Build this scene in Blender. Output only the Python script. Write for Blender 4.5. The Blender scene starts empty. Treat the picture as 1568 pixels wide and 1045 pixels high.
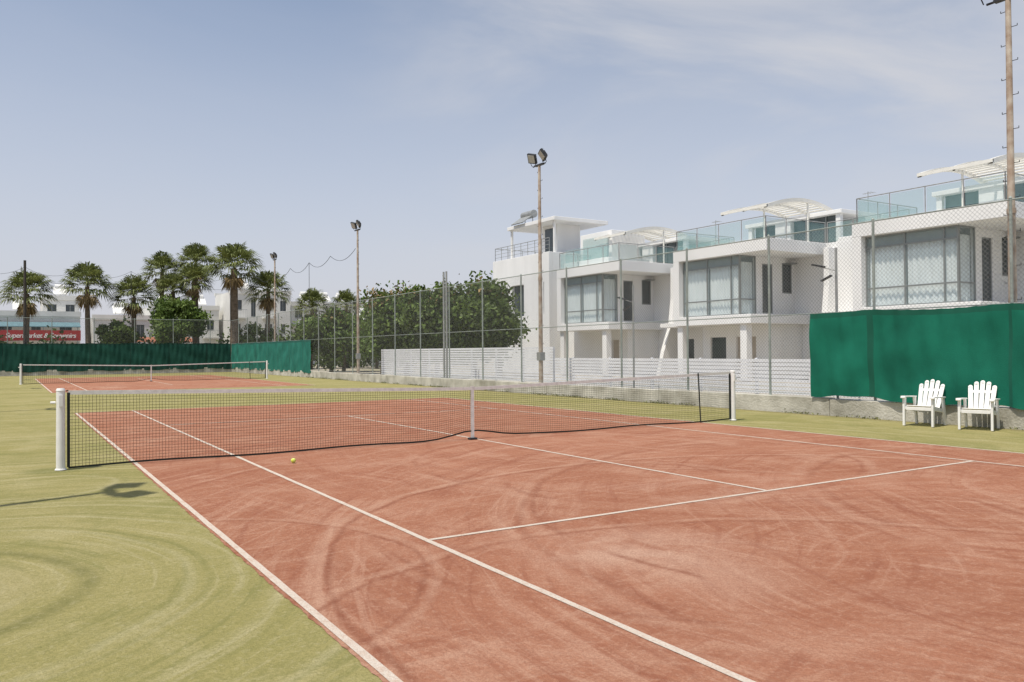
import bpy, bmesh, math, random
import numpy as np
from mathutils import Vector, Matrix
random.seed(7); rng=np.random.default_rng(7)
sc=bpy.context.scene
R=math.radians

# ------------------------------------------------------------------ camera
yaw,pitch,roll=0.5596,0.0129,0.0078
f=np.array([math.sin(yaw)*math.cos(pitch),math.cos(yaw)*math.cos(pitch),math.sin(pitch)])
r=np.array([math.cos(yaw),-math.sin(yaw),0.]); u=np.cross(r,f)
c_,s_=math.cos(roll),math.sin(roll)
rr=c_*r-s_*u; uu=s_*r+c_*u
cam=bpy.data.cameras.new('camera'); co=bpy.data.objects.new('camera',cam); sc.collection.objects.link(co); sc.camera=co
co.matrix_world=Matrix(((rr[0],uu[0],-f[0],-7.0275),(rr[1],uu[1],-f[1],-12.389),(rr[2],uu[2],-f[2],1.5384),(0,0,0,1)))
cam.sensor_width=36; cam.lens=1234.09/1568*36; cam.clip_end=5000; cam.clip_start=.05

# ------------------------------------------------------------------ world / sun
EL=66; az=math.atan2(-.964,-.265)
w=bpy.data.worlds.new('World'); sc.world=w; w.use_nodes=True
nt=w.node_tree; N=nt.nodes; L=nt.links
bg=N['Background']; bg.inputs[1].default_value=0.1
sky=N.new('ShaderNodeTexSky'); sky.sky_type='NISHITA'; sky.sun_disc=False
sky.sun_elevation=R(EL); sky.sun_rotation=az%(2*math.pi); sky.air_density=1.0; sky.dust_density=1.2; sky.ozone_density=1.5
tc=N.new('ShaderNodeTexCoord'); sep=N.new('ShaderNodeSeparateXYZ'); L.new(tc.outputs['Generated'],sep.inputs[0])
hs=N.new('ShaderNodeHueSaturation'); hs.inputs['Saturation'].default_value=.80; hs.inputs['Value'].default_value=1.42
L.new(sky.outputs[0],hs.inputs['Color'])
def wmr(src,a,b,c,d,smooth=True):
    m=N.new('ShaderNodeMapRange'); m.interpolation_type='SMOOTHSTEP' if smooth else 'LINEAR'
    for i,v in enumerate((a,b,c,d)): m.inputs[1+i].default_value=v
    L.new(src,m.inputs[0]); return m.outputs[0]
def wm(op,a,b):
    m=N.new('ShaderNodeMath'); m.operation=op
    for i,v in enumerate((a,b)):
        if isinstance(v,(int,float)): m.inputs[i].default_value=v
        else: L.new(v,m.inputs[i])
    return m.outputs[0]
def wmix(fac,a,b):
    m=N.new('ShaderNodeMix'); m.data_type='RGBA'
    L.new(fac,m.inputs[0])
    for i,v in ((6,a),(7,b)):
        if isinstance(v,tuple): m.inputs[i].default_value=(*v,1)
        else: L.new(v,m.inputs[i])
    return m.outputs[2]
haze=wmr(sep.outputs[2],0.0,0.42,0.96,0.0,False)
c1=wmix(haze,hs.outputs[0],(6.2,6.2,6.9))
mp=N.new('ShaderNodeMapping'); mp.inputs['Scale'].default_value=(1.3,1.3,4.2); mp.inputs['Rotation'].default_value=(.18,.12,0); mp.inputs['Location'].default_value=(.35,.2,.1); L.new(tc.outputs['Generated'],mp.inputs[0])
nz=N.new('ShaderNodeTexNoise'); nz.inputs['Scale'].default_value=1.7; nz.inputs['Detail'].default_value=8; nz.inputs['Roughness'].default_value=.55; nz.inputs['Distortion'].default_value=.7; L.new(mp.outputs[0],nz.inputs[0])
dp=N.new('ShaderNodeVectorMath'); dp.operation='DOT_PRODUCT'; L.new(tc.outputs['Generated'],dp.inputs[0]); dp.inputs[1].default_value=(math.sin(R(50))*.96,math.cos(R(50))*.96,.27)
cl=wm('MULTIPLY',wmr(nz.outputs[0],.36,.68,.15,1),wmr(dp.outputs['Value'],.86,.99,.08,.85))
c2=wmix(cl,c1,(6.5,6.55,6.9))
L.new(c2,bg.inputs[0])
sd=bpy.data.lights.new('sun','SUN'); sd.energy=4.3; sd.angle=R(.5); sd.color=(1,.94,.83)
so=bpy.data.objects.new('sun',sd); sc.collection.objects.link(so)
d=Vector((-.964*math.cos(R(EL)),-.265*math.cos(R(EL)),math.sin(R(EL))))
so.rotation_euler=d.to_track_quat('Z','Y').to_euler(); so.location=(-20,-10,40)
sc.view_settings.view_transform='Standard'

# ------------------------------------------------------------------ materials
def new_mat(name):
    m=bpy.data.materials.new(name); m.use_nodes=True; return m,m.node_tree.nodes,m.node_tree.links,m.node_tree.nodes['Principled BSDF']
def mat(name,col,rough=.7,var=.12,scale=3.,bump=0.,bscale=40.,metal=0.,spec=.3,island=0.,dark=None,trans=0.,stretch=None):
    m,n,l,b=new_mat(name)
    b.inputs['Roughness'].default_value=rough; b.inputs['Metallic'].default_value=metal; b.inputs['Specular IOR Level'].default_value=spec
    t=n.new('ShaderNodeTexCoord'); no=n.new('ShaderNodeTexNoise'); no.inputs['Scale'].default_value=scale; no.inputs['Detail'].default_value=6
    if stretch:
        q=n.new('ShaderNodeMapping'); q.inputs['Scale'].default_value=stretch; l.new(t.outputs['Object'],q.inputs[0]); l.new(q.outputs[0],no.inputs[0])
    else: l.new(t.outputs['Object'],no.inputs[0])
    rp=n.new('ShaderNodeValToRGB'); rp.color_ramp.elements[0].position=.3; rp.color_ramp.elements[1].position=.72
    dk=dark or tuple(c*(1-var) for c in col)
    rp.color_ramp.elements[0].color=(*dk,1); rp.color_ramp.elements[1].color=(*[min(1,c*(1+var*.6)) for c in col],1)
    l.new(no.outputs[0],rp.inputs[0]); out=rp.outputs[0]
    if island:
        g=n.new('ShaderNodeNewGeometry'); h=n.new('ShaderNodeHueSaturation'); mr=n.new('ShaderNodeMapRange')
        mr.inputs[3].default_value=1-island; mr.inputs[4].default_value=1+island
        l.new(g.outputs['Random Per Island'],mr.inputs[0]); l.new(mr.outputs[0],h.inputs['Value']); l.new(out,h.inputs['Color']); out=h.outputs[0]
    l.new(out,b.inputs['Base Color'])
    if trans:
        tr=n.new('ShaderNodeBsdfTranslucent'); l.new(out,tr.inputs[0]); mx=n.new('ShaderNodeMixShader'); mx.inputs[0].default_value=trans
        l.new(b.outputs[0],mx.inputs[1]); l.new(tr.outputs[0],mx.inputs[2]); l.new(mx.outputs[0],n['Material Output'].inputs[0])
    if bump:
        n2=n.new('ShaderNodeTexNoise'); n2.inputs['Scale'].default_value=bscale; n2.inputs['Detail'].default_value=4; l.new(t.outputs['Object'],n2.inputs[0])
        bp=n.new('ShaderNodeBump'); bp.inputs['Strength'].default_value=bump; bp.inputs['Distance'].default_value=.02; l.new(n2.outputs[0],bp.inputs['Height']); l.new(bp.outputs[0],b.inputs['Normal'])
    return m
def glass(name,tint,alpha,rough=.05):
    m,n,l,b=new_mat(name)
    b.inputs['Base Color'].default_value=(*tint,1); b.inputs['Roughness'].default_value=rough; b.inputs['Specular IOR Level'].default_value=.6
    b.inputs['Alpha'].default_value=alpha
    return m
M_white=mat('white_render',(.79,.785,.77),.8,.08,.6,.15,60,stretch=(1,1,.35))
M_white2=mat('white_render_old',(.66,.65,.61),.8,.14,.35)
M_beige=mat('beige_wall',(.46,.40,.33),.8,.1)
M_frame=mat('window_frame_grey',(.22,.235,.23),.4,.1,metal=.2)
M_steel=mat('galvanised_steel',(.36,.37,.36),.5,.2,6,metal=.4)
M_wire=mat('chain_link_wire',(.22,.23,.225),.6,.2,6)
M_postgreen=mat('painted_post',(.30,.34,.31),.6,.25,4)
M_polecol=mat('pole_rusty',(.46,.41,.34),.6,.25,5,dark=(.28,.19,.13))
M_dark=mat('dark_metal',(.035,.037,.04),.5,.2)
M_glass=glass('window_glass',(.42,.58,.60),.20)
M_bal=glass('balustrade_glass',(.26,.44,.43),.36)
M_darkglass=mat('dark_glass',(.05,.065,.07),.1,.3,spec=.7)
M_curtain=mat('curtain',(.82,.86,.86),.9,.06,1.5,trans=.15)
M_concrete=mat('concrete',(.50,.48,.42),.9,.35,1.6,.8,22,dark=(.28,.265,.215))
M_plastic=mat('white_plastic',(.80,.79,.76),.45,.06,9)
M_board=mat('white_board',(.72,.73,.75),.6,.07,2)
M_netwhite=mat('net_tape',(.74,.73,.69),.8,.15,12)
M_net=mat('net_cord',(.022,.027,.024),.8,.1)
M_bark=mat('bark',(.17,.13,.09),.95,.4,4,.8,15)
M_palmtrunk=mat('palm_trunk',(.17,.13,.09),.95,.45,5,.8,12)
M_leaf=mat('foliage',(.115,.16,.038),.6,.5,.9,island=.5,dark=(.055,.09,.02),trans=.25)
M_leaf2=mat('foliage_bright',(.135,.19,.042),.6,.4,.9,island=.45,dark=(.07,.12,.025),trans=.25)
M_brown=mat('seed_foliage',(.25,.18,.08),.8,.3,1.2,island=.4)
M_palm=mat('palm_leaf',(.17,.19,.06),.45,.4,.6,island=.45,dark=(.09,.115,.035),trans=.25)
M_dead=mat('palm_dead_frond',(.30,.22,.11),.9,.3,2,island=.35)
M_red=mat('sign_red',(.36,.035,.035),.5,.1)
M_blue=mat('awning_teal',(.14,.24,.27),.7,.15)
M_ball=mat('ball_felt',(.62,.70,.10),.95,.1,40)
M_tile=mat('terracotta',(.35,.14,.08),.9,.2)

def ground_mat(name,kind):
    m,n,l,b=new_mat(name); b.inputs['Roughness'].default_value=.95; b.inputs['Specular IOR Level'].default_value=.1
    t=n.new('ShaderNodeTexCoord'); P=t.outputs['Object']
    def noise(s,det=5,rough=.55,dist=0.,mapping=None,src=None):
        x=n.new('ShaderNodeTexNoise'); x.inputs['Scale'].default_value=s; x.inputs['Detail'].default_value=det; x.inputs['Roughness'].default_value=rough; x.inputs['Distortion'].default_value=dist
        if mapping:
            q=n.new('ShaderNodeMapping'); q.inputs['Scale'].default_value=mapping[0]; q.inputs['Rotation'].default_value=(0,0,mapping[1]); l.new(P,q.inputs[0]); l.new(q.outputs[0],x.inputs[0])
        else: l.new(src or P,x.inputs[0])
        return x.outputs[0]
    def mr(src,a,bb,c=0,dd=1,s=True):
        x=n.new('ShaderNodeMapRange'); x.interpolation_type='SMOOTHSTEP' if s else 'LINEAR'
        for i,v in enumerate((a,bb,c,dd)): x.inputs[1+i].default_value=v
        l.new(src,x.inputs[0]); return x.outputs[0]
    def ma(op,a,bb=0.):
        x=n.new('ShaderNodeMath'); x.operation=op
        for i,v in enumerate((a,bb)):
            if isinstance(v,(int,float)): x.inputs[i].default_value=v
            else: l.new(v,x.inputs[i])
        return x.outputs[0]
    def mix(fac,a,bb):
        x=n.new('ShaderNodeMix'); x.data_type='RGBA'
        if isinstance(fac,(int,float)): x.inputs[0].default_value=fac
        else: l.new(fac,x.inputs[0])
        for i,v in ((6,a),(7,bb)):
            if isinstance(v,tuple): x.inputs[i].default_value=(*v,1)
            else: l.new(v,x.inputs[i])
        return x.outputs[2]
    wv=n.new('ShaderNodeTexNoise'); wv.inputs['Scale'].default_value=.35; wv.inputs['Detail'].default_value=2; l.new(P,wv.inputs[0])
    wo=n.new('ShaderNodeVectorMath'); wo.operation='MULTIPLY_ADD'; l.new(wv.outputs['Color'],wo.inputs[0]); wo.inputs[1].default_value=(.6,.6,0); l.new(P,wo.inputs[2])
    def dist(cx,cy):
        x=n.new('ShaderNodeVectorMath'); x.operation='DISTANCE'; l.new(wo.outputs[0],x.inputs[0]); x.inputs[1].default_value=(cx+.3,cy+.3,0); return x.outputs['Value']
    def streak(cx,cy,fr=11.,fa=1.6):
        sb=n.new('ShaderNodeVectorMath'); sb.operation='SUBTRACT'; l.new(wo.outputs[0],sb.inputs[0]); sb.inputs[1].default_value=(cx+.3,cy+.3,0)
        sp=n.new('ShaderNodeSeparateXYZ'); l.new(sb.outputs[0],sp.inputs[0])
        an=ma('ARCTAN2',sp.outputs[1],sp.outputs[0]); cb=n.new('ShaderNodeCombineXYZ')
        l.new(ma('MULTIPLY',dist(cx,cy),fr),cb.inputs[0]); l.new(ma('MULTIPLY',an,fa),cb.inputs[1]); cb.inputs[2].default_value=cx
        return noise(1.,5,.65,0,None,cb.outputs[0])
    grain=noise(60,4,.8); grain2=noise(20,5,.75); big=noise(.32,5,.6); mid=noise(1.3,6,.65,.6); fray=noise(3.5,4,.7)
    def ring(cx,cy,r,wd,mask,off=0):
        q=ma('ADD',ma('SUBTRACT',dist(cx,cy),r+off),ma('MULTIPLY',ma('SUBTRACT',fray,.5),.06))
        return ma('MULTIPLY',ma('MULTIPLY',mr(ma('ABSOLUTE',q),0,wd,1,0),mask),mr(fray,.30,.62,.45,1))
    mask=mr(noise(.45,3),.40,.56); mask2=mr(noise(.37,3,mapping=((1,1,1),1.3)),.38,.56)
    if kind=='clay':
        base=mix(mr(big,.35,.65),(.345,.148,.086),(.395,.178,.108))
        base=mix(ma('MULTIPLY',mr(mid,.46,.70),.60),base,(.490,.285,.195))
        st=noise(2.2,5,.6,.4,((.35,2.6,1),.5))
        base=mix(ma('MULTIPLY',mr(st,.48,.68),.45),base,(.48,.27,.18))
        base=mix(ma('MULTIPLY',mr(noise(.9,5,.6,1.),.52,.72),.50),base,(.295,.110,.063))
        for (cx,cy,fr,fa,mk,k1,k2) in ((1.3,-7.7,9,1.2,mask,.72,.65),(-1.0,-9.6,11,1.1,mask2,.65,.6),(3.6,-2.2,7,1.3,1.,.38,.38),(-5.6,-3.6,9,1.2,mask,.55,.5),(4.6,-10.5,8,1.1,mask2,.6,.5)):
            s1=streak(cx,cy,fr,fa)
            base=mix(ma('MULTIPLY',ma('MULTIPLY',mr(s1,.52,.68),mk),k1),base,(.265,.095,.055))
            base=mix(ma('MULTIPLY',ma('MULTIPLY',mr(s1,.46,.30),mk),k2),base,(.52,.31,.215))
        base=mix(ma('MULTIPLY',mr(dist(-2.9,-7.7),.1,1.1,1,0),ma('MULTIPLY',mr(mid,.3,.6),.75)),base,(.57,.38,.28))
        base=mix(ma('MULTIPLY',mr(dist(-2.9,-8.6),.1,.7,1,0),.35),base,(.57,.38,.28))
        base=mix(ma('MULTIPLY',mr(dist(-.3,-5.9),.2,1.6,1,0),ma('MULTIPLY',mr(mid,.4,.6),.45)),base,(.53,.33,.24))
        darkc=(.22,.078,.046)
        for (cx,cy,rad,wd,k,msk) in ((1.3,-7.7,4.4,.055,.75,mask),(-.5,-8.5,4.93,.05,.75,1.),(-1.6,-6.9,3.0,.045,.55,mask),(.6,-3.4,3.1,.06,.5,mask),(-3.2,-10.5,3.6,.045,.65,mask2),(2.5,-9,6.2,.08,.5,mask2),(-.8,-5.0,1.5,.07,.5,mask),(-6.5,-6.5,2.1,.04,.6,1.),(4.2,-10,5.0,.08,.45,mask)):
            base=mix(ma('MULTIPLY',ring(cx,cy,rad,wd,msk),k),base,darkc)
            base=mix(ma('MULTIPLY',ring(cx,cy,rad,wd*1.8,msk,wd*2.1),k*.65),base,(.54,.34,.24))
        base=mix(ma('MULTIPLY',mr(grain,.35,.65),.50),base,(.245,.095,.056))
        base=mix(ma('MULTIPLY',mr(grain2,.48,.70),.36),base,(.55,.34,.24))
    elif kind=='turf':
        base=mix(mr(big,.35,.65),(.310,.275,.105),(.380,.328,.148))
        base=mix(ma('MULTIPLY',mr(mid,.48,.72),.60),base,(.455,.395,.215))
        base=mix(ma('MULTIPLY',mr(noise(.7,5,.6,1.),.48,.70),.60),base,(.225,.218,.075))
        s1=streak(-8.2,-6,9,1.0); base=mix(ma('MULTIPLY',mr(s1,.52,.68),.60),base,(.205,.200,.07)); base=mix(ma('MULTIPLY',mr(s1,.46,.32),.55),base,(.48,.42,.245))
        s2=streak(-6.5,6,6,1.4); base=mix(ma('MULTIPLY',mr(s2,.52,.68),.40),base,(.225,.215,.075))
        base=mix(ma('MULTIPLY',ring(-8.2,-6,1.65,.12,mr(big,.1,.4)),.75),base,(.165,.16,.058))
        base=mix(ma('MULTIPLY',mr(dist(-8.2,-6),1.2,1.6,1,0),.40),base,(.42,.355,.195))
        for (cx,cy,rad) in ((-6.8,-1.4,.9),(-8.2,-6,2.3),(-8.2,-6,2.9),(-8.2,-6,3.5)):
            base=mix(ma('MULTIPLY',ring(cx,cy,rad,.07,mr(big,.3,.5)),.5),base,(.48,.43,.26))
            base=mix(ma('MULTIPLY',ring(cx,cy,rad,.05,mr(big,.3,.5),.12),.45),base,(.20,.195,.07))
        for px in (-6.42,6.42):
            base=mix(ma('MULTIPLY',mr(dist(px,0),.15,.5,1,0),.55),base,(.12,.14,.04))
        sp=n.new('ShaderNodeSeparateXYZ'); l.new(P,sp.inputs[0])
        base=mix(ma('MULTIPLY',mr(ma('ADD',sp.outputs[0],ma('MULTIPLY',fray,.8)),9.0,9.5),.7),base,(.20,.17,.09))
        base=mix(ma('MULTIPLY',mr(grain,.35,.65),.55),base,(.17,.165,.055))
        base=mix(ma('MULTIPLY',mr(grain2,.5,.72),.32),base,(.51,.45,.27))
    elif kind=='line':
        base=mix(mr(noise(6,6,.7),.46,.75,0,.65),(.64,.57,.49),(.48,.29,.20))
        base=mix(ma('MULTIPLY',mr(grain,.4,.62),.45),base,(.48,.32,.23))
    else:
        base=mix(mr(big,.35,.65),(.34,.30,.235),(.42,.38,.31))
        base=mix(ma('MULTIPLY',mr(noise(.06,5),.5,.65),.6),base,(.20,.20,.10))
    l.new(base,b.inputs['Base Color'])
    bp=n.new('ShaderNodeBump'); bp.inputs['Strength'].default_value=.7; bp.inputs['Distance'].default_value=.016; l.new(ma('ADD',grain,grain2),bp.inputs['Height']); l.new(bp.outputs[0],b.inputs['Normal'])
    return m
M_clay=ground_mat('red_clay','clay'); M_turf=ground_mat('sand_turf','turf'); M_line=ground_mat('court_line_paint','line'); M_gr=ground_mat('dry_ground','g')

# ------------------------------------------------------------------ mesh helpers
def empty(name,loc=(0,0,0)):
    e=bpy.data.objects.new(name,None); e.location=loc; e.empty_display_size=.3; sc.collection.objects.link(e); return e
class Geo:
    def __init__(s): s.v=[]; s.f=[]
    def box(s,x0,x1,y0,y1,z0,z1):
        e=random.random()*.0015+.0001; x0-=e;y0-=e;z0-=e;x1+=e;y1+=e;z1+=e
        b=len(s.v); s.v+=[(x0,y0,z0),(x1,y0,z0),(x1,y1,z0),(x0,y1,z0),(x0,y0,z1),(x1,y0,z1),(x1,y1,z1),(x0,y1,z1)]
        s.f+=[tuple(b+i for i in q) for q in ((0,3,2,1),(4,5,6,7),(0,1,5,4),(1,2,6,5),(2,3,7,6),(3,0,4,7))]; return s
    def cyl(s,p0,p1,r0,r1=None,n=8):
        r1=r0 if r1 is None else r1
        p0=Vector(p0);p1=Vector(p1);a=(p1-p0).normalized(); t=a.orthogonal().normalized(); q=a.cross(t); b=len(s.v)
        for p,rd in ((p0,r0),(p1,r1)):
            for i in range(n):
                g=2*math.pi*i/n; s.v.append(tuple(p+(t*math.cos(g)+q*math.sin(g))*rd))
        for i in range(n): s.f.append((b+i,b+(i+1)%n,b+n+(i+1)%n,b+n+i))
        s.f.append(tuple(b+n-1-i for i in range(n))); s.f.append(tuple(b+n+i for i in range(n))); return s
    def tube(s,pts,r,n=6):
        for a,b in zip(pts[:-1],pts[1:]): s.cyl(a,b,r,r,n)
        return s
    def quad(s,*p):
        b=len(s.v); s.v+=[tuple(q) for q in p]; s.f.append(tuple(range(b,b+len(p)))); return s
    def obox(s,c,dx,dy,dz,mtx):
        b=len(s.v)
        for z in (-dz/2,dz/2):
            for x,y in ((-dx/2,-dy/2),(dx/2,-dy/2),(dx/2,dy/2),(-dx/2,dy/2)): s.v.append(tuple(Vector(c)+mtx@Vector((x,y,z))))
        s.f+=[tuple(b+i for i in q) for q in ((0,3,2,1),(4,5,6,7),(0,1,5,4),(1,2,6,5),(2,3,7,6),(3,0,4,7))]; return s
    def prism(s,poly,axis,a,b_):
        b=len(s.v); n=len(poly)
        for t in (a,b_):
            for p in poly:
                s.v.append({'y':(p[0],t,p[1]),'x':(t,p[0],p[1]),'z':(p[0],p[1],t)}[axis])
        for i in range(n): s.f.append((b+i,b+(i+1)%n,b+n+(i+1)%n,b+n+i))
        s.f.append(tuple(b+n-1-i for i in range(n))); s.f.append(tuple(b+n+i for i in range(n))); return s
    def build(s,name,m,parent=None,smooth=False,bevel=0.):
        me=bpy.data.meshes.new(name); me.from_pydata(s.v,[],s.f); me.update()
        me.materials.append(m); o=bpy.data.objects.new(name,me); sc.collection.objects.link(o)
        if smooth:
            for p in me.polygons: p.use_smooth=True
        if bevel:
            bm=o.modifiers.new('bevel','BEVEL'); bm.width=bevel; bm.segments=2; bm.limit_method='ANGLE'
        if parent: o.parent=parent
        return o
def sheet(name,x0,x1,y0,y1,z,m,parent=None):
    return Geo().quad((x0,y0,z),(x1,y0,z),(x1,y1,z),(x0,y1,z)).build(name,m,parent)

# ------------------------------------------------------------------ ground
sheet('ground',-1500,1500,-1500,1500,-.013,M_gr)
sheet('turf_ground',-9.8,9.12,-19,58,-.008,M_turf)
FX=9.2; FT=4.39; P0=-1.56; PS=2.883; BY=58.1
def court(name,cy):
    e=empty(name,(0,cy,0))
    v=[];N_=400
    for i in range(N_): y=-11.94+23.88*i/N_; v.append((-5.53+random.uniform(-.014,.004),y,-.004))
    for i in range(40): v.append((-5.53+11.06*i/40,11.94,-.004))
    for i in range(N_): y=11.94-23.88*i/N_; v.append((5.53+random.uniform(-.004,.015),y,-.004))
    for i in range(40): v.append((5.53-11.06*i/40,-11.94,-.004))
    g=Geo(); g.v=v; g.f=[tuple(reversed(range(len(v))))]; g.build('clay_surface',M_clay,e)
    g=Geo(); h=.026; z=0
    def ln(x0,x1,y0,y1):
        L_=max(x1-x0,y1-y0); n_=max(1,int(L_/.25)); vert=(y1-y0)>(x1-x0)
        b=len(g.v)
        for i in range(n_+1):
            t=i/n_; j1=random.uniform(-.0025,.0025); j2=random.uniform(-.0025,.0025)
            if vert: yy=y0+(y1-y0)*t; g.v+=[(x0+j1,yy,z),(x1+j2,yy,z)]
            else: xx=x0+(x1-x0)*t; g.v+=[(xx,y1+j2,z),(xx,y0+j1,z)]
        for i in range(n_): k=b+2*i; g.f.append((k,k+1,k+3,k+2))
    for x in (-5.485,-4.115,4.115,5.485): ln(x-h,x+h,-11.88,11.88)
    for y in (-11.9,11.9): ln(-5.51,5.51,y+.021,y+.05) if y>0 else ln(-5.51,5.51,y-.05,y+.019)
    for y in (-6.4,6.4): ln(-4.115+h+.003,4.115-h-.003,y-h,y+h)
    ln(-h,h,-6.4+h+.003,6.4-h-.003)
    g.build('lines',M_line,e); return e
court('tennis_court',0); court('tennis_court',37.3)

# ------------------------------------------------------------------ nets
def tennis_net(cy,fine=True):
    e=empty('tennis_net',(0,cy,0)); sx=-.1
    XL,XR=-6.33,6.33
    def top(x): return 1.055-(1-abs((x-sx)/(XR)))*.145 if abs(x)<7 else 1.05
    def bot(x):
        a=abs(x-sx); return .03+.13*math.exp(-(a/.55)**2)+.012*math.sin(x*2.1)
    cell=.042 if fine else .09; hw=.0020 if fine else .004
    g=Geo(); nx=int((XR-XL)/cell)
    for i in range(nx+1):
        x=XL+i*cell; a=hw; j=.004*math.sin(i*1.7)
        g.quad((x-a,0,bot(x)),(x+a,0,bot(x)),(x+a+j,0,top(x)),(x-a+j,0,top(x)))
    nh=int(1.0/cell); segs=[XL+(XR-XL)*i/48 for i in range(49)]
    for j in range(1,nh+1):
        t=j/(nh+1)
        for a,b in zip(segs[:-1],segs[1:]):
            za=bot(a)+(top(a)-bot(a))*t; zb=bot(b)+(top(b)-bot(b))*t
            g.quad((a,.001,za-hw),(b,.001,zb-hw),(b,.001,zb+hw),(a,.001,za+hw))
    g.build('mesh_cord',M_net,e)
    t=Geo()
    for a,b in zip(segs[:-1],segs[1:]):
        za,zb=top(a),top(b)
        for y in (-.009,.009): t.quad((a,y,za-.05),(b,y,zb-.05),(b,y,zb+.005),(a,y,za+.005))
        t.quad((a,-.009,za+.005),(b,-.009,zb+.005),(b,.009,zb+.005),(a,.009,za+.005))
    t.build('top_tape',M_netwhite,e)
    k=Geo()
    for a,b in zip(segs[:-1],segs[1:]):
        k.quad((a,-.006,bot(a)-.015),(b,-.006,bot(b)-.015),(b,-.006,bot(b)+.012),(a,-.006,bot(a)+.012))
    k.box(XL-.015,XL+.02,-.01,.01,.03,1.03); k.box(XR-.02,XR+.015,-.01,.01,.03,1.03)
    k.tube([(-6.36,0,1.05),(-6.33,0,1.06)],.008); k.cyl((5.42,-.02,0),(5.36,-.02,1.05),.014)
    k.build('border_tape',M_net,e)
    s=Geo(); s.box(sx-.028,sx+.028,-.014,-.010,.02,.93); s.box(sx-.028,sx+.028,.010,.014,.02,.93); s.box(sx-.028,sx+.028,-.014,.014,.926,.93)
    s.build('centre_strap',M_netwhite,e)
    Geo().box(sx-.07,sx+.07,-.05,.05,0,.03).build('strap_anchor',M_dark,e,bevel=.005)
    for sgn in (-1,1):
        p=Geo(); x=6.42*sgn
        p.cyl((x,0,0),(x,0,1.06),.056,.053,20); p.cyl((x,0,1.06),(x,0,1.09),.058,.045,20); p.cyl((x,0,0),(x,0,.015),.072,.065,20)
        p.box(x-.02,x+.02,-.07,.07,.85,1.0); p.cyl((x+.06*sgn,0,.9),(x+.12*sgn,0,.9),.018,.018)
        p.build('post',M_plastic,e)
    return e
tennis_net(0); tennis_net(37.3,False)

def ball():
    bm=bmesh.new(); bmesh.ops.create_uvsphere(bm,u_segments=20,v_segments=12,radius=.034)
    me=bpy.data.meshes.new('tennis_ball'); bm.to_mesh(me); bm.free(); me.materials.append(M_ball)
    for p in me.polygons: p.use_smooth=True
    o=bpy.data.objects.new('tennis_ball',me); o.location=(-3.63,-1.17,.034); sc.collection.objects.link(o)
    g=Geo(); pts=[]
    for i in range(41):
        t=2*math.pi*i/40; v=Vector((math.cos(t)+.45*math.cos(3*t),math.sin(t)-.45*math.sin(3*t),1.34*math.sin(2*t)))
        pts.append(tuple(v.normalized()*.0342))
    g.tube(pts,.0013,5).build('seam',M_plastic,o)
ball()

# ------------------------------------------------------------------ fences
def chain(g,axis,c,a,b,z0,z1,cell=.066,hw=.0025):
    s=cell*math.sqrt(2); h=z1-z0
    for sg in (1,-1):
        k=a-h if sg>0 else a
        while k<(b if sg>0 else b+h):
            p0,p1=(k,z0),(k+sg*h,z1)
            dy=p1[0]-p0[0]
            t0=(a-p0[0])/dy; t1=(b-p0[0])/dy
            if t0>t1:t0,t1=t1,t0
            lo=max(0,t0);hi=min(1,t1)
            if hi>lo:
                ya,za=p0[0]+dy*lo,z0+h*lo; yb,zb=p0[0]+dy*hi,z0+h*hi; o=hw*1.41
                if axis=='y': g.quad((c,ya-o,za),(c,ya+o,za),(c,yb+o,zb),(c,yb-o,zb))
                else: g.quad((ya-o,c,za),(ya+o,c,za),(yb+o,c,zb),(yb-o,c,zb))
            k+=s
def screen(name,axis,c,a,b,z0,z1,col,parent,z0b=None,z1b=None):
    n=int((b-a)/.07); m=16; v=[];fc=[];mi=[]
    for i in range(n+1):
        t=a+(b-a)*i/n; fr_=i/n
        zl=z0 if z0b is None else z0+(z0b-z0)*fr_; zh=z1 if z1b is None else z1+(z1b-z1)*fr_
        ph=((t-P0)/PS)%1
        for j in range(m+1):
            q=j/m
            z=zl+(zh-zl)*q - (.05*math.sin(math.pi*ph)+.012*abs(math.sin(t*9)))*(q**3) + (.04*math.sin(math.pi*ph*2+1)+.015*math.sin(t*7))*(1-q)**3
            o=.05*math.sin(math.pi*ph)**.7+.020*math.sin(t*5.1+q*3)+.014*math.sin(t*13.3-q*6)*(1-.4*q)+.012*math.sin(q*11+t*2)+.018*q*math.sin(t*19)
            o=max(o,-.03)
            v.append((c-o,t,z) if axis=='y' else (t,c-o,z))
    for i in range(n):
        t=a+(b-a)*(i+.5)/n; ph=((t-P0)/PS)%1; seam=(ph<.014 or ph>.986)
        for j in range(m):
            k=i*(m+1)+j; fc.append((k,k+m+1,k+m+2,k+1)); mi.append(1 if seam or j==m-1 else 0)
    g=Geo(); g.v=v; g.f=fc
    m_=mat(name+'_fabric',col,.85,.28,1.1,.35,60,spec=.15,dark=tuple(x*.66 for x in col),trans=.12)
    o=g.build(name,m_,parent,smooth=True); o.data.materials.append(mat(name+'_hem',tuple(x*.6 for x in col),.9))
    for p,i in zip(o.data.polygons,mi): p.material_index=i
    return o
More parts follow.
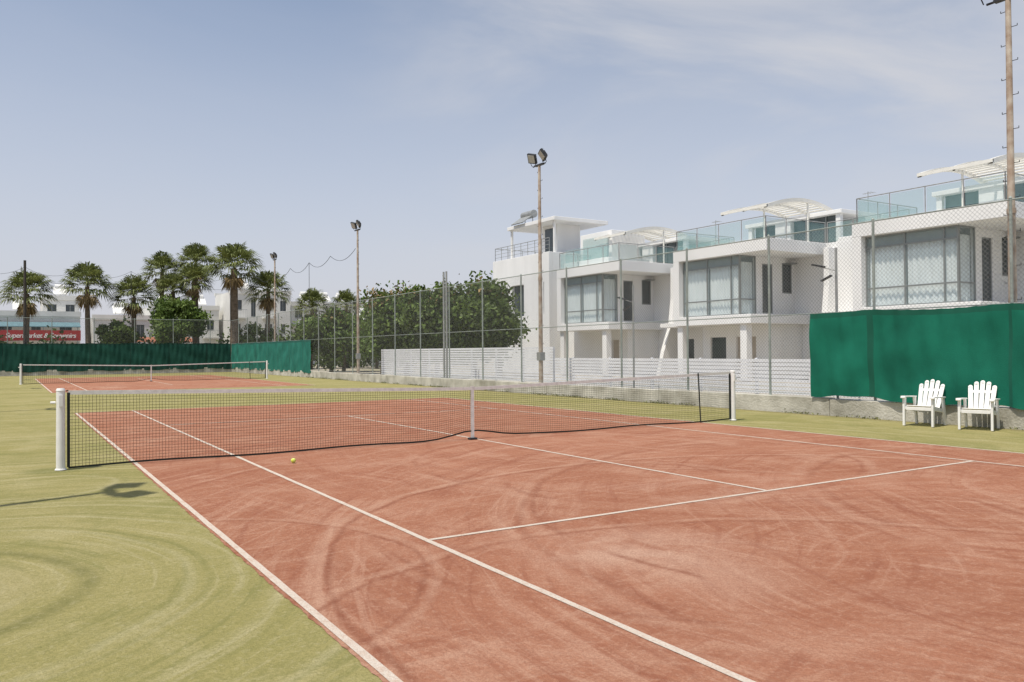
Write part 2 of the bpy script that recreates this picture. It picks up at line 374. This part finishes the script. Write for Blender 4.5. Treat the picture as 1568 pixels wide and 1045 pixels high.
def fence(name,axis,c,a,b,kerb_w=.24):
    e=empty(name)
    P=(lambda t,z,o=0:(c+o,t,z)) if axis=='y' else (lambda t,z,o=0:(t,c+o,z))
    g=Geo(); k=math.ceil((a-P0)/PS) if axis=='y' else 0
    t=P0+k*PS if axis=='y' else a
    while t<=b+.01:
        g.cyl(P(t,.3),P(t,FT),.03,.03,8); g.cyl(P(t,FT),P(t,FT+.04),.038,.01,8); t+=PS
    g.build('posts',M_postgreen,e)
    rl=Geo(); rl.cyl(P(a,FT-.03),P(b,FT-.03),.016); rl.cyl(P(a,2.38,.012),P(b,2.38,.012),.013); rl.cyl(P(a,.47,.012),P(b,.47,.012),.006); rl.build('rails',M_postgreen,e)
    ch=Geo(); chain(ch,axis,c-.035,a,b,.43,FT-.03); ch.build('chain_link',M_wire,e)
    kb=Geo(); t=a; i=0
    while t<b-.01:
        q=min(b,t+PS*2)
        if axis=='y': kb.box(c-kerb_w/2,c+kerb_w/2,t+.006,q-.006,-.02,.40-.012*(i%2))
        else: kb.box(t+.006,q-.006,c-kerb_w/2,c+kerb_w/2,-.02,.40)
        t=q; i+=1
    kb.build('kerb_wall',M_concrete,e,bevel=.018)
    return e
fr=fence('chain_link_fence','y',FX,-12,BY)
fb=fence('chain_link_fence','x',BY+.25,-9.9,FX+.1)
fl=fence('chain_link_fence','y',-9.9,-12,BY)
screen('windscreen','y',FX-.14,-12,-.02,.24,2.32,(.012,.155,.10),fr,.46,2.42)
screen('windscreen_far','y',FX-.10,37.0,BY-.1,.30,2.40,(.03,.18,.14),fr)
screen('windscreen_back','x',BY+.14,-9.8,FX-.15,.28,2.45,(.018,.080,.060),fb)
gp=empty('gate_post',(FX,19.0,0))
g=Geo(); g.cyl((0,-.13,0),(0,-.13,5.05),.045); g.cyl((0,.13,0),(0,.13,5.05),.045); g.cyl((0,-.13,2.4),(0,.13,2.4),.02); g.cyl((0,-.13,4.4),(0,.13,4.4),.02); g.cyl((0,-.13,.6),(0,.13,.6),.02); g.box(-.08,.08,-.25,.25,0,.42)
g.build('frame',M_steel,gp)

def slat(y0,y1,h):
    e=empty('slatted_fence',(11.1,y0,0)); g=Geo(); z=.08
    while z+.09<h: g.box(-.015,.015,0,y1-y0,z,z+.088); z+=.11
    g.build('boards',M_board,e)
    p=Geo(); y=.05
    while y<y1-y0: p.box(.018,.08,y-.04,y+.04,0,h-.02); y+=2.2
    p.build('posts',M_board,e)
slat(13.5,30.6,1.72); slat(-12,13.4,1.32)

# ------------------------------------------------------------------ floodlight poles
M_lens=mat('lamp_lens',(.45,.46,.45),.2,.1)
def flood(x,y,h=8.35):
    e=empty('floodlight_pole',(x,y,0)); g=Geo()
    g.cyl((0,0,0),(0,0,h*.5),.085,.07,12); g.cyl((0,0,h*.5),(0,0,h),.068,.05,12); g.box(-.16,.16,-.16,.16,0,.05)
    g.cyl((0,0,h*.5-.05),(0,0,h*.5+.05),.085,.085,12)
    g.build('mast',M_polecol,e)
    p=Geo()
    for i in range(20):
        z=1.8+i*.33; s=1 if i%2 else -1
        p.cyl((0,0,z),(.02,s*.15,z),.007); p.cyl((.02,s*.15,z),(.02,s*.15,z+.04),.007)
    p.build('climbing_pegs',M_dark,e)
    a=Geo(); a.cyl((0,-.40,h-.02),(0,.40,h-.02),.025); a.obox((0,0,h-.02),.12,.5,.05,Matrix.Identity(3))
    lens=Geo(); sg=1 if x>0 else -1
    for s in (-1,1):
        mt=Matrix.Rotation(R(20*s*sg),3,'Z')@Matrix.Rotation(R(14*s),3,'X')@Matrix.Rotation(R(58*sg),3,'Y')
        c=Vector((-.08*sg,s*.34,h+.27))
        a.obox(c,.36,.36,.09,mt); a.obox(c+mt@Vector((0,0,.08)),.2,.2,.08,mt)
        for k in range(-2,3): a.obox(c+mt@Vector((k*.07,0,.06)),.01,.32,.05,mt)
        for q in (-1,1): a.cyl(c+mt@Vector((0,q*.2,0)),(0,s*.36+q*.1,h),.012)
        lens.obox(c+mt@Vector((0,0,-.052)),.29,.29,.014,mt)
    a.build('lamp_housings',M_dark,e); lens.build('lamp_lenses',M_lens,e)
    b=Geo(); b.box(-.1,.1,-.12,.12,1.2,1.5); b.cyl((.06,.06,1.5),(.05,.05,h-.1),.012,.012,5); b.build('junction_box',M_steel,e)
for y in (-4.35,11.9,29.9,46.2): flood(FX+.22,y)
for y in (-3.25,13.2,30.0,46.5): flood(-9.62,y)

wp=empty('wooden_pole',(-5.9,BY+.5,0)); Geo().cyl((0,0,0),(0,0,8.7),.13,.09,10).build('mast',mat('dark_wood',(.06,.053,.045),.9,.2),wp)
wi=empty('festoon_wire'); g=Geo()
def swag(a,b,sag):
    a=Vector(a);b=Vector(b); pts=[]
    for i in range(11):
        t=i/10; p=a.lerp(b,t); p.z-=sag*4*t*(1-t); pts.append(tuple(p))
    g.tube(pts,.013,4)
xs=[-13,-9.5,-5.9,-2.2,1.4,5.1,9.1]
for a,b in zip(xs[:-1],xs[1:]): swag((a,BY+.5,8.2),(b,BY+.5,8.2),.6)
ys=[58.6,54.3,50,46.2,42,38,34,29.9]
for a,b in zip(ys[:-1],ys[1:]): swag((FX+.1,a,7.3),(FX+.1,b,7.3),.45)
for a,b in ((-9.7,-5.9),(-5.9,2),(2,9.1)): swag((a,BY+.5,7.2),(b,BY+.5,7.0),.15)
g.cyl((9.1,BY+.5,4.3),(9.1,BY+.5,8.2),.02); g.cyl((1.4,BY+.5,4.3),(1.4,BY+.5,8.2),.018)
g.cyl((FX+.1,38,4.3),(FX+.1,38,7.3),.015)
g.build('cable',M_dark,wi)
def bracket(y,h=3.95,x=FX+.5):
    e=empty('street_lamp',(x,y,0)); g=Geo(); g.cyl((0,0,0),(0,0,h),.03); g.cyl((0,0,h-.55),(-.1,.40,h-.42),.013); g.build('mast',M_steel,e)
    k=Geo(); k.obox((-.1,.42,h-.40),.10,.34,.04,Matrix.Rotation(R(14),3,'X')); k.obox((-.1,.2,h-.72),.08,.3,.035,Matrix.Rotation(R(-22),3,'X')); k.build('lamp_head',M_dark,e)
bracket(-.25); bracket(7.1,3.6)

# ------------------------------------------------------------------ chairs
def chair(x,y,rot):
    e=empty('plastic_armchair',(x,y,0)); e.rotation_euler=(0,0,rot); e.scale=(.95,.95,.95); g=Geo()
    I=Matrix.Identity(3)
    tilt=Matrix.Rotation(R(-24),3,'X')
    for i in range(5):
        k=i-2; h=.64-.026*k*k
        mt=tilt@Matrix.Rotation(R(1.9*k),3,'Y')
        base=Vector((k*.090,.20,.33)); g.obox(base+mt@Vector((0,0,h/2)),.086,.016,h,mt)
        g.cyl(base+mt@Vector((0,-.008,h)),base+mt@Vector((0,.008,h)),.043,.043,14)
    g.obox(Vector((0,.20,.33))+tilt@Vector((0,.012,.44)),.47,.016,.06,tilt)
    g.obox(Vector((0,.20,.33))+tilt@Vector((0,.012,.05)),.44,.018,.06,tilt)
    seat=Matrix.Rotation(R(-9),3,'X')
    for i in range(5): g.obox(Vector((0,0,.375))+seat@Vector((0,-.26+i*.105,0)),.48,.09,.018,seat)
    for s in (-1,1):
        g.obox((s*.25,-.03,.36),.03,.52,.06,seat)
        g.obox((s*.29,-.06,.60),.10,.60,.024,Matrix.Rotation(R(-2),3,'X'))
        g.cyl((s*.29,-.36,.60),(s*.29,-.36,.575),.05,.05,14)
        g.prism([(-.36,0),(-.30,0),(-.25,.60),(-.35,.60)],'x',s*.285-.022,s*.285+.022)
        g.prism([(.30,0),(.36,0),(.26,.60),(.16,.60)],'x',s*.285-.022,s*.285+.022)
        g.prism([(-.33,.34),(.25,.26),(.25,.31),(-.33,.40)],'x',s*.262-.012,s*.262+.012)
    g.obox((0,-.31,.36),.50,.02,.07,I)
    g.build('chair_shell',M_plastic,e,bevel=.006)
chair(8.50,-3.10,R(-80)); chair(8.58,-4.12,R(-72))

# ------------------------------------------------------------------ villas
PX=23.1
def wall_open(g,axis,c0,c1,a,b,z0,z1,ops):
    def bx(p,q,r_,s):
        if q-p<.001 or s-r_<.001: return
        if axis=='x': g.box(p,q,c0,c1,r_,s)
        else: g.box(c0,c1,p,q,r_,s)
    cur=a
    for (p,q,r_,s) in sorted(ops):
        bx(cur,p,z0,z1); bx(p,q,z0,r_); bx(p,q,s,z1); cur=q
    bx(cur,b,z0,z1)
def frame_rect(g,axis,c,a,b,z0,z1,w=.06,t=.06):
    if axis=='y':
        g.box(c,c+t,a,a+w,z0,z1); g.box(c,c+t,b-w,b,z0,z1); g.box(c,c+t,a+w,b-w,z0,z0+w); g.box(c,c+t,a+w,b-w,z1-w,z1)
    else:
        g.box(a,a+w,c,c+t,z0,z1); g.box(b-w,b,c,c+t,z0,z1); g.box(a+w,b-w,c,c+t,z0,z0+w); g.box(a+w,b-w,c,c+t,z1-w,z1)
M_blind=mat('blind',(.25,.29,.285),.7); M_canopy=mat('canopy_cream',(.74,.72,.66),.6,.05)
def villa(y0):
    e=empty('white_villa',(PX,y0,0)); g=Geo(); WR=-4.3; X=.3
    g.box(0,4.4,-6.25,0,6.2,6.8)
    g.box(0,4.4,-.42,0,2.8,6.2)
    g.box(0,4.4,-5.25,-.42,2.8,3.25)
    g.box(.15,.55,-.5,-.12,0,2.8); g.box(.15,.55,-4.85,-4.45,0,2.8)
    wall_open(g,'y',1.9,2.1,-4.75,-.3,0,2.8,[(-3.9,-2.6,0,2.2),(-1.9,-.8,.9,2.2)])
    wall_open(g,'x',WR,WR+.2,1.5,4.4,3.25,6.2,[(1.97,2.75,3.35,5.85),(3.45,4.2,4.4,5.95)])
    g.box(2.1,4.4,-4.75,-4.5,0,2.8); g.box(2.1,4.4,-.3,-.05,0,2.8)
    wall_open(g,'y',4.4,4.7,-10.74,-.001,0,6.8,[(-10.1,-8.7,0,2.3),(-7.8,-6.9,.9,2.2),(-9.6,-8.5,3.9,5.9)])
    g.box(4.7,10,-10.72,-.02,0,6.79)
    g.prism([(4.4,0),(2.5,0),(2.9,1.5),(3.5,3.0),(3.72,4.6),(3.75,6.5),(4.4,6.5)],'y',-6.85,-6.55)
    g.prism([(4.4,2.9),(3.2,2.9),(3.5,5.6),(4.4,6.2)],'y',-10.7,-10.45)
    g.box(2.6,4.4,-10.2,-6.85,2.85,3.1)
    g.box(4.9,9.2,-6.75,-.6,8.3,8.5); g.box(5.0,5.25,-6.6,-6.35,6.8,8.3); g.box(5.0,5.4,-3.6,-2.6,6.8,8.3); g.box(7.2,9,-6.5,-.8,6.8,8.3); g.box(5.0,5.25,-1.0,-.75,6.8,8.3)
    g.box(4.42,4.9,-10.6,-6.9,6.8,7.0)
    g.build('walls',M_white,e,bevel=.02)
    k=Geo(); k.box(4.62,4.68,-10.1,-8.7,0,2.3); k.box(4.62,4.68,-7.8,-6.9,.9,2.2); k.box(4.62,4.68,-9.6,-8.5,3.9,5.9)
    k.box(2.03,2.09,-1.9,-.8,.9,2.2); k.box(1.97,2.75,WR+.09,WR+.13,3.35,5.85); k.box(3.45,4.2,WR+.09,WR+.13,4.4,5.95)
    k.box(5.3,5.34,-6.35,-3.6,6.85,8.3); k.box(5.3,5.34,-2.6,-1.0,6.85,8.3)
    k.build('dark_panes',M_darkglass,e)
    b=Geo(); b.box(2.05,2.12,-3.9,-2.6,0,2.2); b.box(4.55,4.6,-10.1,-8.7,0,2.0); b.build('doors',M_beige,e)
    fr=Geo(); frame_rect(fr,'y',X,WR,-.42,3.25,6.2,.06,.07)
    for y in (-3.75,-2.15): fr.box(X,X+.06,y-.03,y+.03,3.32,6.13)
    fr.box(X+.003,X+.057,WR+.07,-.5,4.0,4.06); fr.box(X+.003,X+.057,WR+.07,-.5,5.70,5.76)
    frame_rect(fr,'x',WR,X+.07,1.5,3.25,6.2,.06,.06); fr.box(X+.13,1.44,WR+.01,WR+.06,4.0,4.06)
    frame_rect(fr,'x',WR+.05,1.97,2.75,3.35,5.85,.06,.05); frame_rect(fr,'x',WR+.01,3.45,4.2,4.4,5.95,.06,.05)
    frame_rect(fr,'y',4.5,-9.6,-8.5,3.9,5.9); fr.box(3.7,4.2,WR-.35,WR-.01,5.9,5.97)
    for y in (-5.6,-4.6,-1.8): fr.box(5.24,5.3,y-.03,y+.03,6.85,8.3)
    fr.build('window_frames',M_frame,e)
    gl=Geo(); gl.quad((X+.03,WR+.05,3.3),(X+.03,-.45,3.3),(X+.03,-.45,6.15),(X+.03,WR+.05,6.15)); gl.quad((X+.1,WR+.03,3.3),(1.46,WR+.03,3.3),(1.46,WR+.03,6.15),(X+.1,WR+.03,6.15)); gl.build('window_glass',M_glass,e)
    bl=Geo(); bl.box(X+.10,X+.16,WR+.1,-.45,5.76,6.15); bl.build('blind_box',M_blind,e)
    cu=Geo(); ys=np.arange(WR+.1,-.45,.03)
    fa=random.uniform(0,6)
    cxf=lambda y:X+.19+.03*math.sin(y*26+1.5*math.sin(y*2.3+fa))+.012*math.sin(y*61)
    for a,b_ in zip(ys[:-1],ys[1:]):
        if abs(a+2.15)<.05: continue
        cu.quad((cxf(a),a,3.27),(cxf(b_),b_,3.27),(cxf(b_),b_,5.76),(cxf(a),a,5.76))
    xs_=np.arange(X+.25,1.45,.03)
    for a,b_ in zip(xs_[:-1],xs_[1:]):
        ya,yb=WR+.2+.03*math.sin(a*30),WR+.2+.03*math.sin(b_*30)
        cu.quad((a,ya,3.27),(b_,yb,3.27),(b_,yb,5.9),(a,ya,5.9))
    cu.build('curtains',M_curtain,e,smooth=True)
    bg_=Geo(); ps=Geo(); z0,z1=6.86,7.78
    def rail(p,q):
        p=Vector(p);q=Vector(q);n=max(1,round((q-p).length/1.35))
        for i in range(n+1):
            c=p.lerp(q,i/n); ps.cyl((c.x,c.y,6.8),(c.x,c.y,z1+.05),.022)
        ps.cyl((p.x,p.y,z1+.06),(q.x,q.y,z1+.06),.022)
        for i in range(n):
            a=p.lerp(q,(i+.04)/n); b2=p.lerp(q,(i+.96)/n)
            bg_.quad((a.x,a.y,z0),(b2.x,b2.y,z0),(b2.x,b2.y,z1),(a.x,a.y,z1))
    rail((.15,-6.1,0),(.15,-.15,0)); rail((.15,-6.1,0),(4.5,-6.1,0)); rail((.15,-.15,0),(4.5,-.15,0)); rail((4.55,-10.5,0),(4.55,-6.2,0))
    ps.build('balustrade_posts',M_steel,e); bg_.build('balustrade_glass',M_bal,e)
    cn=Geo()
    def zc(x):
        t=(x-1.6)/6.0; return 8.58+.66*math.sin(math.pi*min(1,(t*.92+.05)))-.06*t
    xs=np.linspace(1.6,7.6,24)
    for ya,yb in ((-4.95,-4.78),(-3.5,-3.4),(-2.12,-1.95)):
        for a,b_ in zip(xs[:-1],xs[1:]):
            h0=.14; bb=len(cn.v)
            for xx in (a,b_):
                for yy in (ya,yb):
                    cn.v.append((xx,yy,zc(xx)-h0)); cn.v.append((xx,yy,zc(xx)+.04))
            cn.f+=[(bb,bb+1,bb+5,bb+4),(bb+2,bb+6,bb+7,bb+3),(bb+1,bb+3,bb+7,bb+5),(bb,bb+4,bb+6,bb+2)]
    for x in np.arange(1.62,7.6,.30):
        cn.obox((x,-3.45,zc(x)-.04),.12,2.68,.03,Matrix.Rotation(-math.atan((zc(x+.05)-zc(x-.05))/.1)+R(14),3,'Y'))
    cn.obox((1.6,-3.45,zc(1.6)-.03),.10,3.0,.12,Matrix.Identity(3)); cn.obox((7.6,-3.45,zc(7.6)-.03),.10,3.0,.12,Matrix.Identity(3))
    for y in (-4.86,-2.04): cn.cyl((4.8,y,6.8),(4.8,y,zc(4.8)-.1),.05)
    cn.build('canopy',M_canopy,e)
    an=Geo(); an.cyl((8.2,-6,8.5),(8.2,-6,9.8),.018)
    for i in range(5): an.cyl((7.95+.03*i,-6.3+.13*i,9.7),(8.45-.03*i,-6.3+.13*i,9.7),.008)
    an.cyl((8.2,-6.35,9.7),(8.2,-5.7,9.7),.01); an.build('roof_aerial',M_steel,e)
for y in (8.7,19.45,30.2,-2.05): villa(y)

def tower_villa():
    e=empty('white_tower_villa',(23.6,31.5,0)); g=Geo()
    wall_open(g,'y',0,.3,0.3,7.6,0,8.2,[(.9,2.3,4.0,6.2),(3.4,5.0,4.0,6.2),(1.0,2.2,0,2.2),(5.6,6.4,.9,2.1)])
    g.box(.3,9,0.3,7.58,0,8.19)
    g.box(1.6,3.6,1.6,3.4,8.2,10.35); g.box(.4,5,.2,6.2,10.35,10.6)
    for y in (.5,5.9): g.box(.6,.75,y,y+.15,8.2,10.35)
    g.build('walls',M_white,e,bevel=.02)
    k=Geo(); k.box(.25,.29,.9,2.3,4,6.2); k.box(.25,.29,3.4,5,4,6.2); k.box(.25,.29,1,2.2,0,2.2); k.box(.25,.29,5.6,6.4,.9,2.1); k.box(1.56,1.59,2.0,3.0,8.25,10.1); k.build('dark_panes',M_darkglass,e)
    s=Geo()
    for i in range(9):
        y=.4+i*.88; s.cyl((.12,y,8.2),(.12,y,9.15),.02)
    for z in (8.45,8.7,8.95,9.15): s.cyl((.12,.4,z),(.12,7.44,z),.012 if z<9 else .022)
    for i in range(6): s.cyl((.12+i*1.2,7.44,8.2),(.12+i*1.2,7.44,9.15),.02)
    s.cyl((.12,7.44,9.15),(6.5,7.44,9.15),.022); s.build('roof_railing',M_steel,e)
    t=Geo(); t.cyl((1.2,3.8,11.35),(1.2,5.2,11.35),.28,.28,14); t.cyl((1.2,4,10.6),(1.2,4,11.3),.03); t.cyl((1.2,5,10.6),(1.2,5,11.3),.03)
    t.obox((.7,4.5,11.0),1.3,1.5,.06,Matrix.Rotation(R(-35),3,'Y')); t.build('solar_water_heater',M_steel,e)
    a=Geo(); a.box(1.2,6,-4.5,.28,0,7.4); a.box(2.2,5,-3.6,-.3,7.4,9.3); a.build('annex',M_white,e,bevel=.02)
    b=Geo(); b.quad((1.3,-4.4,7.45),(1.3,.2,7.45),(1.3,.2,8.3),(1.3,-4.4,8.3)); b.quad((2.17,-3.3,7.6),(2.17,-.6,7.6),(2.17,-.6,9.0),(2.17,-3.3,9.0)); b.build('annex_glass',M_bal,e)
tower_villa()

# ------------------------------------------------------------------ distant buildings
def block(name,x0,x1,y,h,floors,bays,depth=9,wallm=None,balcony=True,tanks=2):
    e=empty(name,(x0,y,0)); W=x1-x0; g=Geo(); k=Geo(); s=Geo(); fh=(h-.6)/floors
    g.box(0,W,.35,depth,0,h-.35)
    bw=W/bays
    for fl in range(floors):
        o=[]
        for b in range(bays):
            wd=bw*random.choice((.32,.42,.5)); cx=(b+.5)*bw; z0=fl*fh+(.15 if (b+fl)%3==0 else .95); o.append((cx-wd/2,cx+wd/2,z0,fl*fh+2.3))
            k.box(cx-wd/2,cx+wd/2,.28,.34,z0,fl*fh+2.3); s.box(cx-.03,cx+.03,.2,.27,z0,fl*fh+2.3)
            if balcony and (b+fl)%2==0 and fl>0:
                g.box(cx-bw*.45,cx+bw*.45,-1.1,-.001,fl*fh-.1,fl*fh+.08); s.cyl((cx-bw*.44,-1.05,fl*fh+1.0),(cx+bw*.44,-1.05,fl*fh+1.0),.03)
                for q in range(9):
                    xx=cx-bw*.44+q*bw*.11; s.cyl((xx,-1.05,fl*fh),(xx,-1.05,fl*fh+1),.012)
        wall_open(g,'x',0,.35,0,W,fl*fh,(fl+1)*fh,o)
    g.box(-.1,W+.1,-.1,.5,h-.6,h); g.box(-.1,W+.1,depth-.3,depth+.1,h-.36,h)
    g.build('walls',wallm or M_white2,e); k.build('windows',M_darkglass,e); s.build('railings',M_steel,e)
    t=Geo()
    for i in range(tanks):
        xx=W*(.25+.5*i/max(1,tanks-1)) if tanks>1 else W*.5
        t.cyl((xx-.6,2.5,h+1.3),(xx+.6,2.5,h+1.3),.3,.3,12); t.cyl((xx,2.5,h-.3),(xx,2.5,h+1.1),.04); t.obox((xx,1.9,h+.7),1.6,1.5,.08,Matrix.Rotation(R(40),3,'X'))
    if tanks: t.build('roof_water_tanks',M_plastic,e)
    return e
block('apartment_building',-24,.4,97,6.7,2,8,tanks=3)
block('apartment_building',-3.2,.9,106.2,9.2,3,2,balcony=False,tanks=1)
block('white_house',1.6,7.8,95,6.3,2,3,tanks=1)
block('apartment_building',8.4,16.8,99,7.9,2,4,tanks=2)
block('apartment_building',17.4,25.2,95,9.9,3,4,tanks=2)
block('apartment_building',25.9,36.5,97,8.6,3,5,tanks=3)
block('white_house',38,52,99,7.2,2,5,tanks=2)
block('white_house',24,31,72,5.0,2,3,tanks=1)
block('white_house',-40,-25.5,97,6.5,2,5,tanks=2)
sh=empty('supermarket_sign',(0,94.8,0))
Geo().box(-22,.3,0,.15,3.2,4.4).build('board',M_red,sh)
cu=bpy.data.curves.new('lettering','FONT'); cu.body='Supermarket & Souvenirs'; cu.size=.76; cu.align_x='RIGHT'; cu.extrude=.02; cu.shear=.2; cu.offset=.008; cu.space_character=.9
to=bpy.data.objects.new('lettering',cu); sc.collection.objects.link(to); to.parent=sh; to.rotation_euler=(R(90),0,0); to.location=(-.2,-.05,3.54); cu.materials.append(M_plastic)
aw=empty('shop_awning',(0,94.8,0)); Geo().prism([(0,4.75),(0,4.85),(1.9,5.4),(1.9,5.3)],'x',-22,.3).build('canvas',M_blue,aw)
g=Geo(); [g.cyl((x,.1,0),(x,.1,4.8),.06) for x in np.arange(-21,.4,3.5)]; g.build('supports',M_steel,aw)
lt=empty('tiled_shelter',(4,90,0)); Geo().prism([(-2,2.9),(3,3.5),(3,3.6),(-2,3.0)],'x',0,8).build('roof',M_tile,lt)
g=Geo(); [g.box(x,x+.2,-1.8,-1.6,0,2.95) for x in (.2,3.8,7.6)]; [g.box(x,x+.2,2.6,2.8,0,3.4) for x in (.2,3.8,7.6)]; g.build('pillars',M_white2,lt)

# ------------------------------------------------------------------ vegetation
def quads(name,C,U,V,m,parent):
    n=len(C); v=np.empty((n,4,3)); v[:,0]=C-U-V; v[:,1]=C+U-V*.6; v[:,2]=C+U*.9+V; v[:,3]=C-U*.7+V*.8
    me=bpy.data.meshes.new(name); me.from_pydata(v.reshape(-1,3).tolist(),[],np.arange(n*4).reshape(n,4).tolist()); me.materials.append(m)
    o=bpy.data.objects.new(name,me); sc.collection.objects.link(o); o.parent=parent; return o
def leaves(name,C,size,m,parent):
    n=len(C); U=rng.normal(size=(n,3)); U/=np.linalg.norm(U,axis=1)[:,None]; T=rng.normal(size=(n,3)); V=np.cross(U,T); V/=np.linalg.norm(V,axis=1)[:,None]
    s=size*(.6+.8*rng.random((n,1))); quads(name,C,U*s,V*s*.6,m,parent)
def tree(name,x,y,zc,rx,ry,rz,n,m,clumps=34,size=.10,brown=0.,trunks=1):
    e=empty(name,(x,y,0)); g=Geo(); cs=[]
    while len(cs)<clumps:
        p=rng.normal(size=3); p/=np.linalg.norm(p); rad=.40+.52*rng.random()
        q=p*rad*np.array([rx,ry,rz])
        if q[2]<-rz*.8: continue
        cs.append(q+np.array([0,0,zc]))
    for k in range(trunks):
        bx=(k-(trunks-1)/2)*rx*.7; zb=max(.6,zc-rz*.6)
        g.cyl((bx,0,0),(bx+.1,.05,zb),.17,.12,9)
        for c in cs[k::trunks]:
            mid=((bx+c[0])/2*.8,c[1]/2*.7,(zb+c[2])/2+.1); g.cyl((bx+.1,.05,zb),mid,.08,.05,6); g.cyl(mid,tuple(c),.05,.015,5)
    g.build('trunk_and_limbs',M_bark,e)
    per=n//clumps; P=[];B=[]
    for c in cs:
        cr=(.22+.22*rng.random())*min(rx,rz)*1.15
        d=rng.normal(size=(per,3)); d/=np.linalg.norm(d,axis=1)[:,None]; rad=cr*(rng.random((per,1))**.4)*(1+.22*rng.normal(size=(per,1)))
        pts=c+d*rad*np.array([1.1,1.1,.85])
        if brown and c[2]>zc+rz*.35:
            sel=rng.random(per)<brown; B.append(pts[sel]); P.append(pts[~sel])
        else: P.append(pts)
    leaves('foliage',np.concatenate(P),size,m,e)
    if B: leaves('flower_clusters',np.concatenate(B),size*.9,M_brown,e)
    return e
tree('broadleaf_tree',16.5,29.4,3.4,2.5,2.5,2.6,23000,M_leaf,56,.11,.12,3)
tree('broadleaf_tree',14.5,30.6,3.3,2.1,2.0,2.4,15000,M_leaf,42,.11,.10,2)
tree('broadleaf_tree',14.2,35.8,3.5,2.4,2.2,2.5,17000,M_leaf2,46,.11,.40,2)
tree('broadleaf_tree',16.6,34.5,3.2,1.8,1.8,2.3,10000,M_leaf2,30,.11,.2)
tree('broadleaf_tree',12.6,43.3,2.7,2.6,2.2,2.1,11000,M_leaf2,36,.11,.1)
tree('broadleaf_tree',16.0,50,2.8,2.4,2.2,2.0,7000,M_leaf,30,.12,0)
tree('broadleaf_tree',5.4,61.8,4.3,2.4,2.0,2.1,9000,M_leaf2,34,.11,0)
tree('broadleaf_tree',12.0,62.5,2.7,2.4,1.6,1.4,5000,M_leaf2,24,.12,0)
tree('broadleaf_tree',20.5,48,3.0,2.6,2.2,2.2,7000,M_leaf,30,.12,0)
tree('broadleaf_tree',1.0,63.5,3.0,1.6,1.4,1.3,4000,M_leaf,20,.11,0)
tree('broadleaf_tree',23,60,3.4,3.0,2.2,2.6,7000,M_leaf,30,.13,0)
hd=empty('hedge',(0,66,0))
C=np.stack([rng.uniform(-30,30,16000),rng.normal(0,.7,16000),np.abs(rng.normal(1.5,.8,16000))],1); C[:,2]*=(1+.25*np.sin(C[:,0]*1.3)+.2*np.sin(C[:,0]*.47)); leaves('foliage',C,.14,M_leaf,hd)
g=Geo(); [g.cyl((x,0,0),(x+random.uniform(-.2,.2),random.uniform(-.2,.2),1.7),.04,.02,5) for x in np.arange(-30,30,1.2)]; g.build('stems',M_bark,hd)
wd=empty('weeds',(9.03,0,0)); cy=rng.choice(rng.uniform(-6,40,60),1800)+rng.normal(0,.22,1800)
C=np.stack([rng.normal(0,.03,1800),cy,np.abs(rng.normal(.015,.025,1800))],1); leaves('foliage',C,.018,mat('weed_leaf',(.17,.18,.06),.8,.3,3,island=.4),wd)

def palm(x,y,z,Rr,trunk=.2,n=62):
    e=empty('palm_tree',(x,y,0)); g=Geo(); lean=random.uniform(-.25,.25); pts=[(lean*(1-t)**2*1.2,0,z*t) for t in np.linspace(0,1,9)]
    for i,(a,b) in enumerate(zip(pts[:-1],pts[1:])):
        r0=trunk*(1.25-.35*i/8); g.cyl(a,b,r0,r0*.93,10)
    g.build('trunk',M_palmtrunk,e)
    V=[];Fc=[];DV=[];DF=[]
    for i in range(n):
        t=i/n; dead=t>.84
        el=R(78-t*118+random.uniform(-8,8)); a=i*2.399963+random.uniform(-.2,.2)
        if dead: el=R(random.uniform(-75,-45))
        d=Vector((math.cos(a)*math.cos(el),math.sin(a)*math.cos(el),math.sin(el)))
        s=d.cross(Vector((0,0,1))).normalized(); up=s.cross(d)
        pl=Rr*(.42+.12*random.random())*(.55 if dead else 1)
        o=Vector((0,0,z+random.uniform(-.15,.25)-(.3 if dead else 0)))
        tip=o+d*pl; tip.z-=pl*.08
        vv,ff=(DV,DF) if dead else (V,Fc)
        b=len(vv); wd=.03
        vv+= [tuple(o-s*wd),tuple(o+s*wd),tuple(tip+s*wd*.6),tuple(tip-s*wd*.6)]; ff.append((b,b+1,b+2,b+3))
        ll=Rr*(.50+.12*random.random())*(.7 if dead else 1); roll_=random.uniform(-.5,.5)
        for j in range(15):
            an=R(-82+164*j/14+random.uniform(-4,4))
            q=d*math.cos(an)+(s*math.cos(roll_)+up*math.sin(roll_))*math.sin(an); q.normalize(); q=q+up*.12
            l1=ll*(.62+.38*math.cos(an))
            m1=tip+q*l1*.6; m2=m1+q*l1*.35+Vector((0,0,-l1*random.uniform(.22,.42)))
            sd_=q.cross(up).normalized()*.05*(Rr/2.2)
            b=len(vv); vv+=[tuple(tip),tuple(m1-sd_),tuple(m1+sd_),tuple(m2)]; ff+=[(b,b+1,b+2),(b+1,b+3,b+2)]
    for nm,v,fc,m in (('fronds',V,Fc,M_palm),('dead_skirt',DV,DF,M_dead)):
        q=Geo(); q.v=v; q.f=fc; q.build(nm,m,e)
for a in ((-5.6,66.9,6.7,2.5),(-1.3,64.3,7.3,2.5),(2.3,64.4,6.5,2.3),(5.2,68.5,9.2,2.2),(8.05,67.8,10.0,2.4),(9.9,60.6,9.0,2.9,.32),(13.3,62.2,7.2,2.4),(18,64,6.0,2.1),(22.2,66,6.3,1.9),(5.7,65.7,7.2,2.0),(7.1,63.8,8.0,2.0),(-10.5,66,7,2.4)):
    palm(*a)
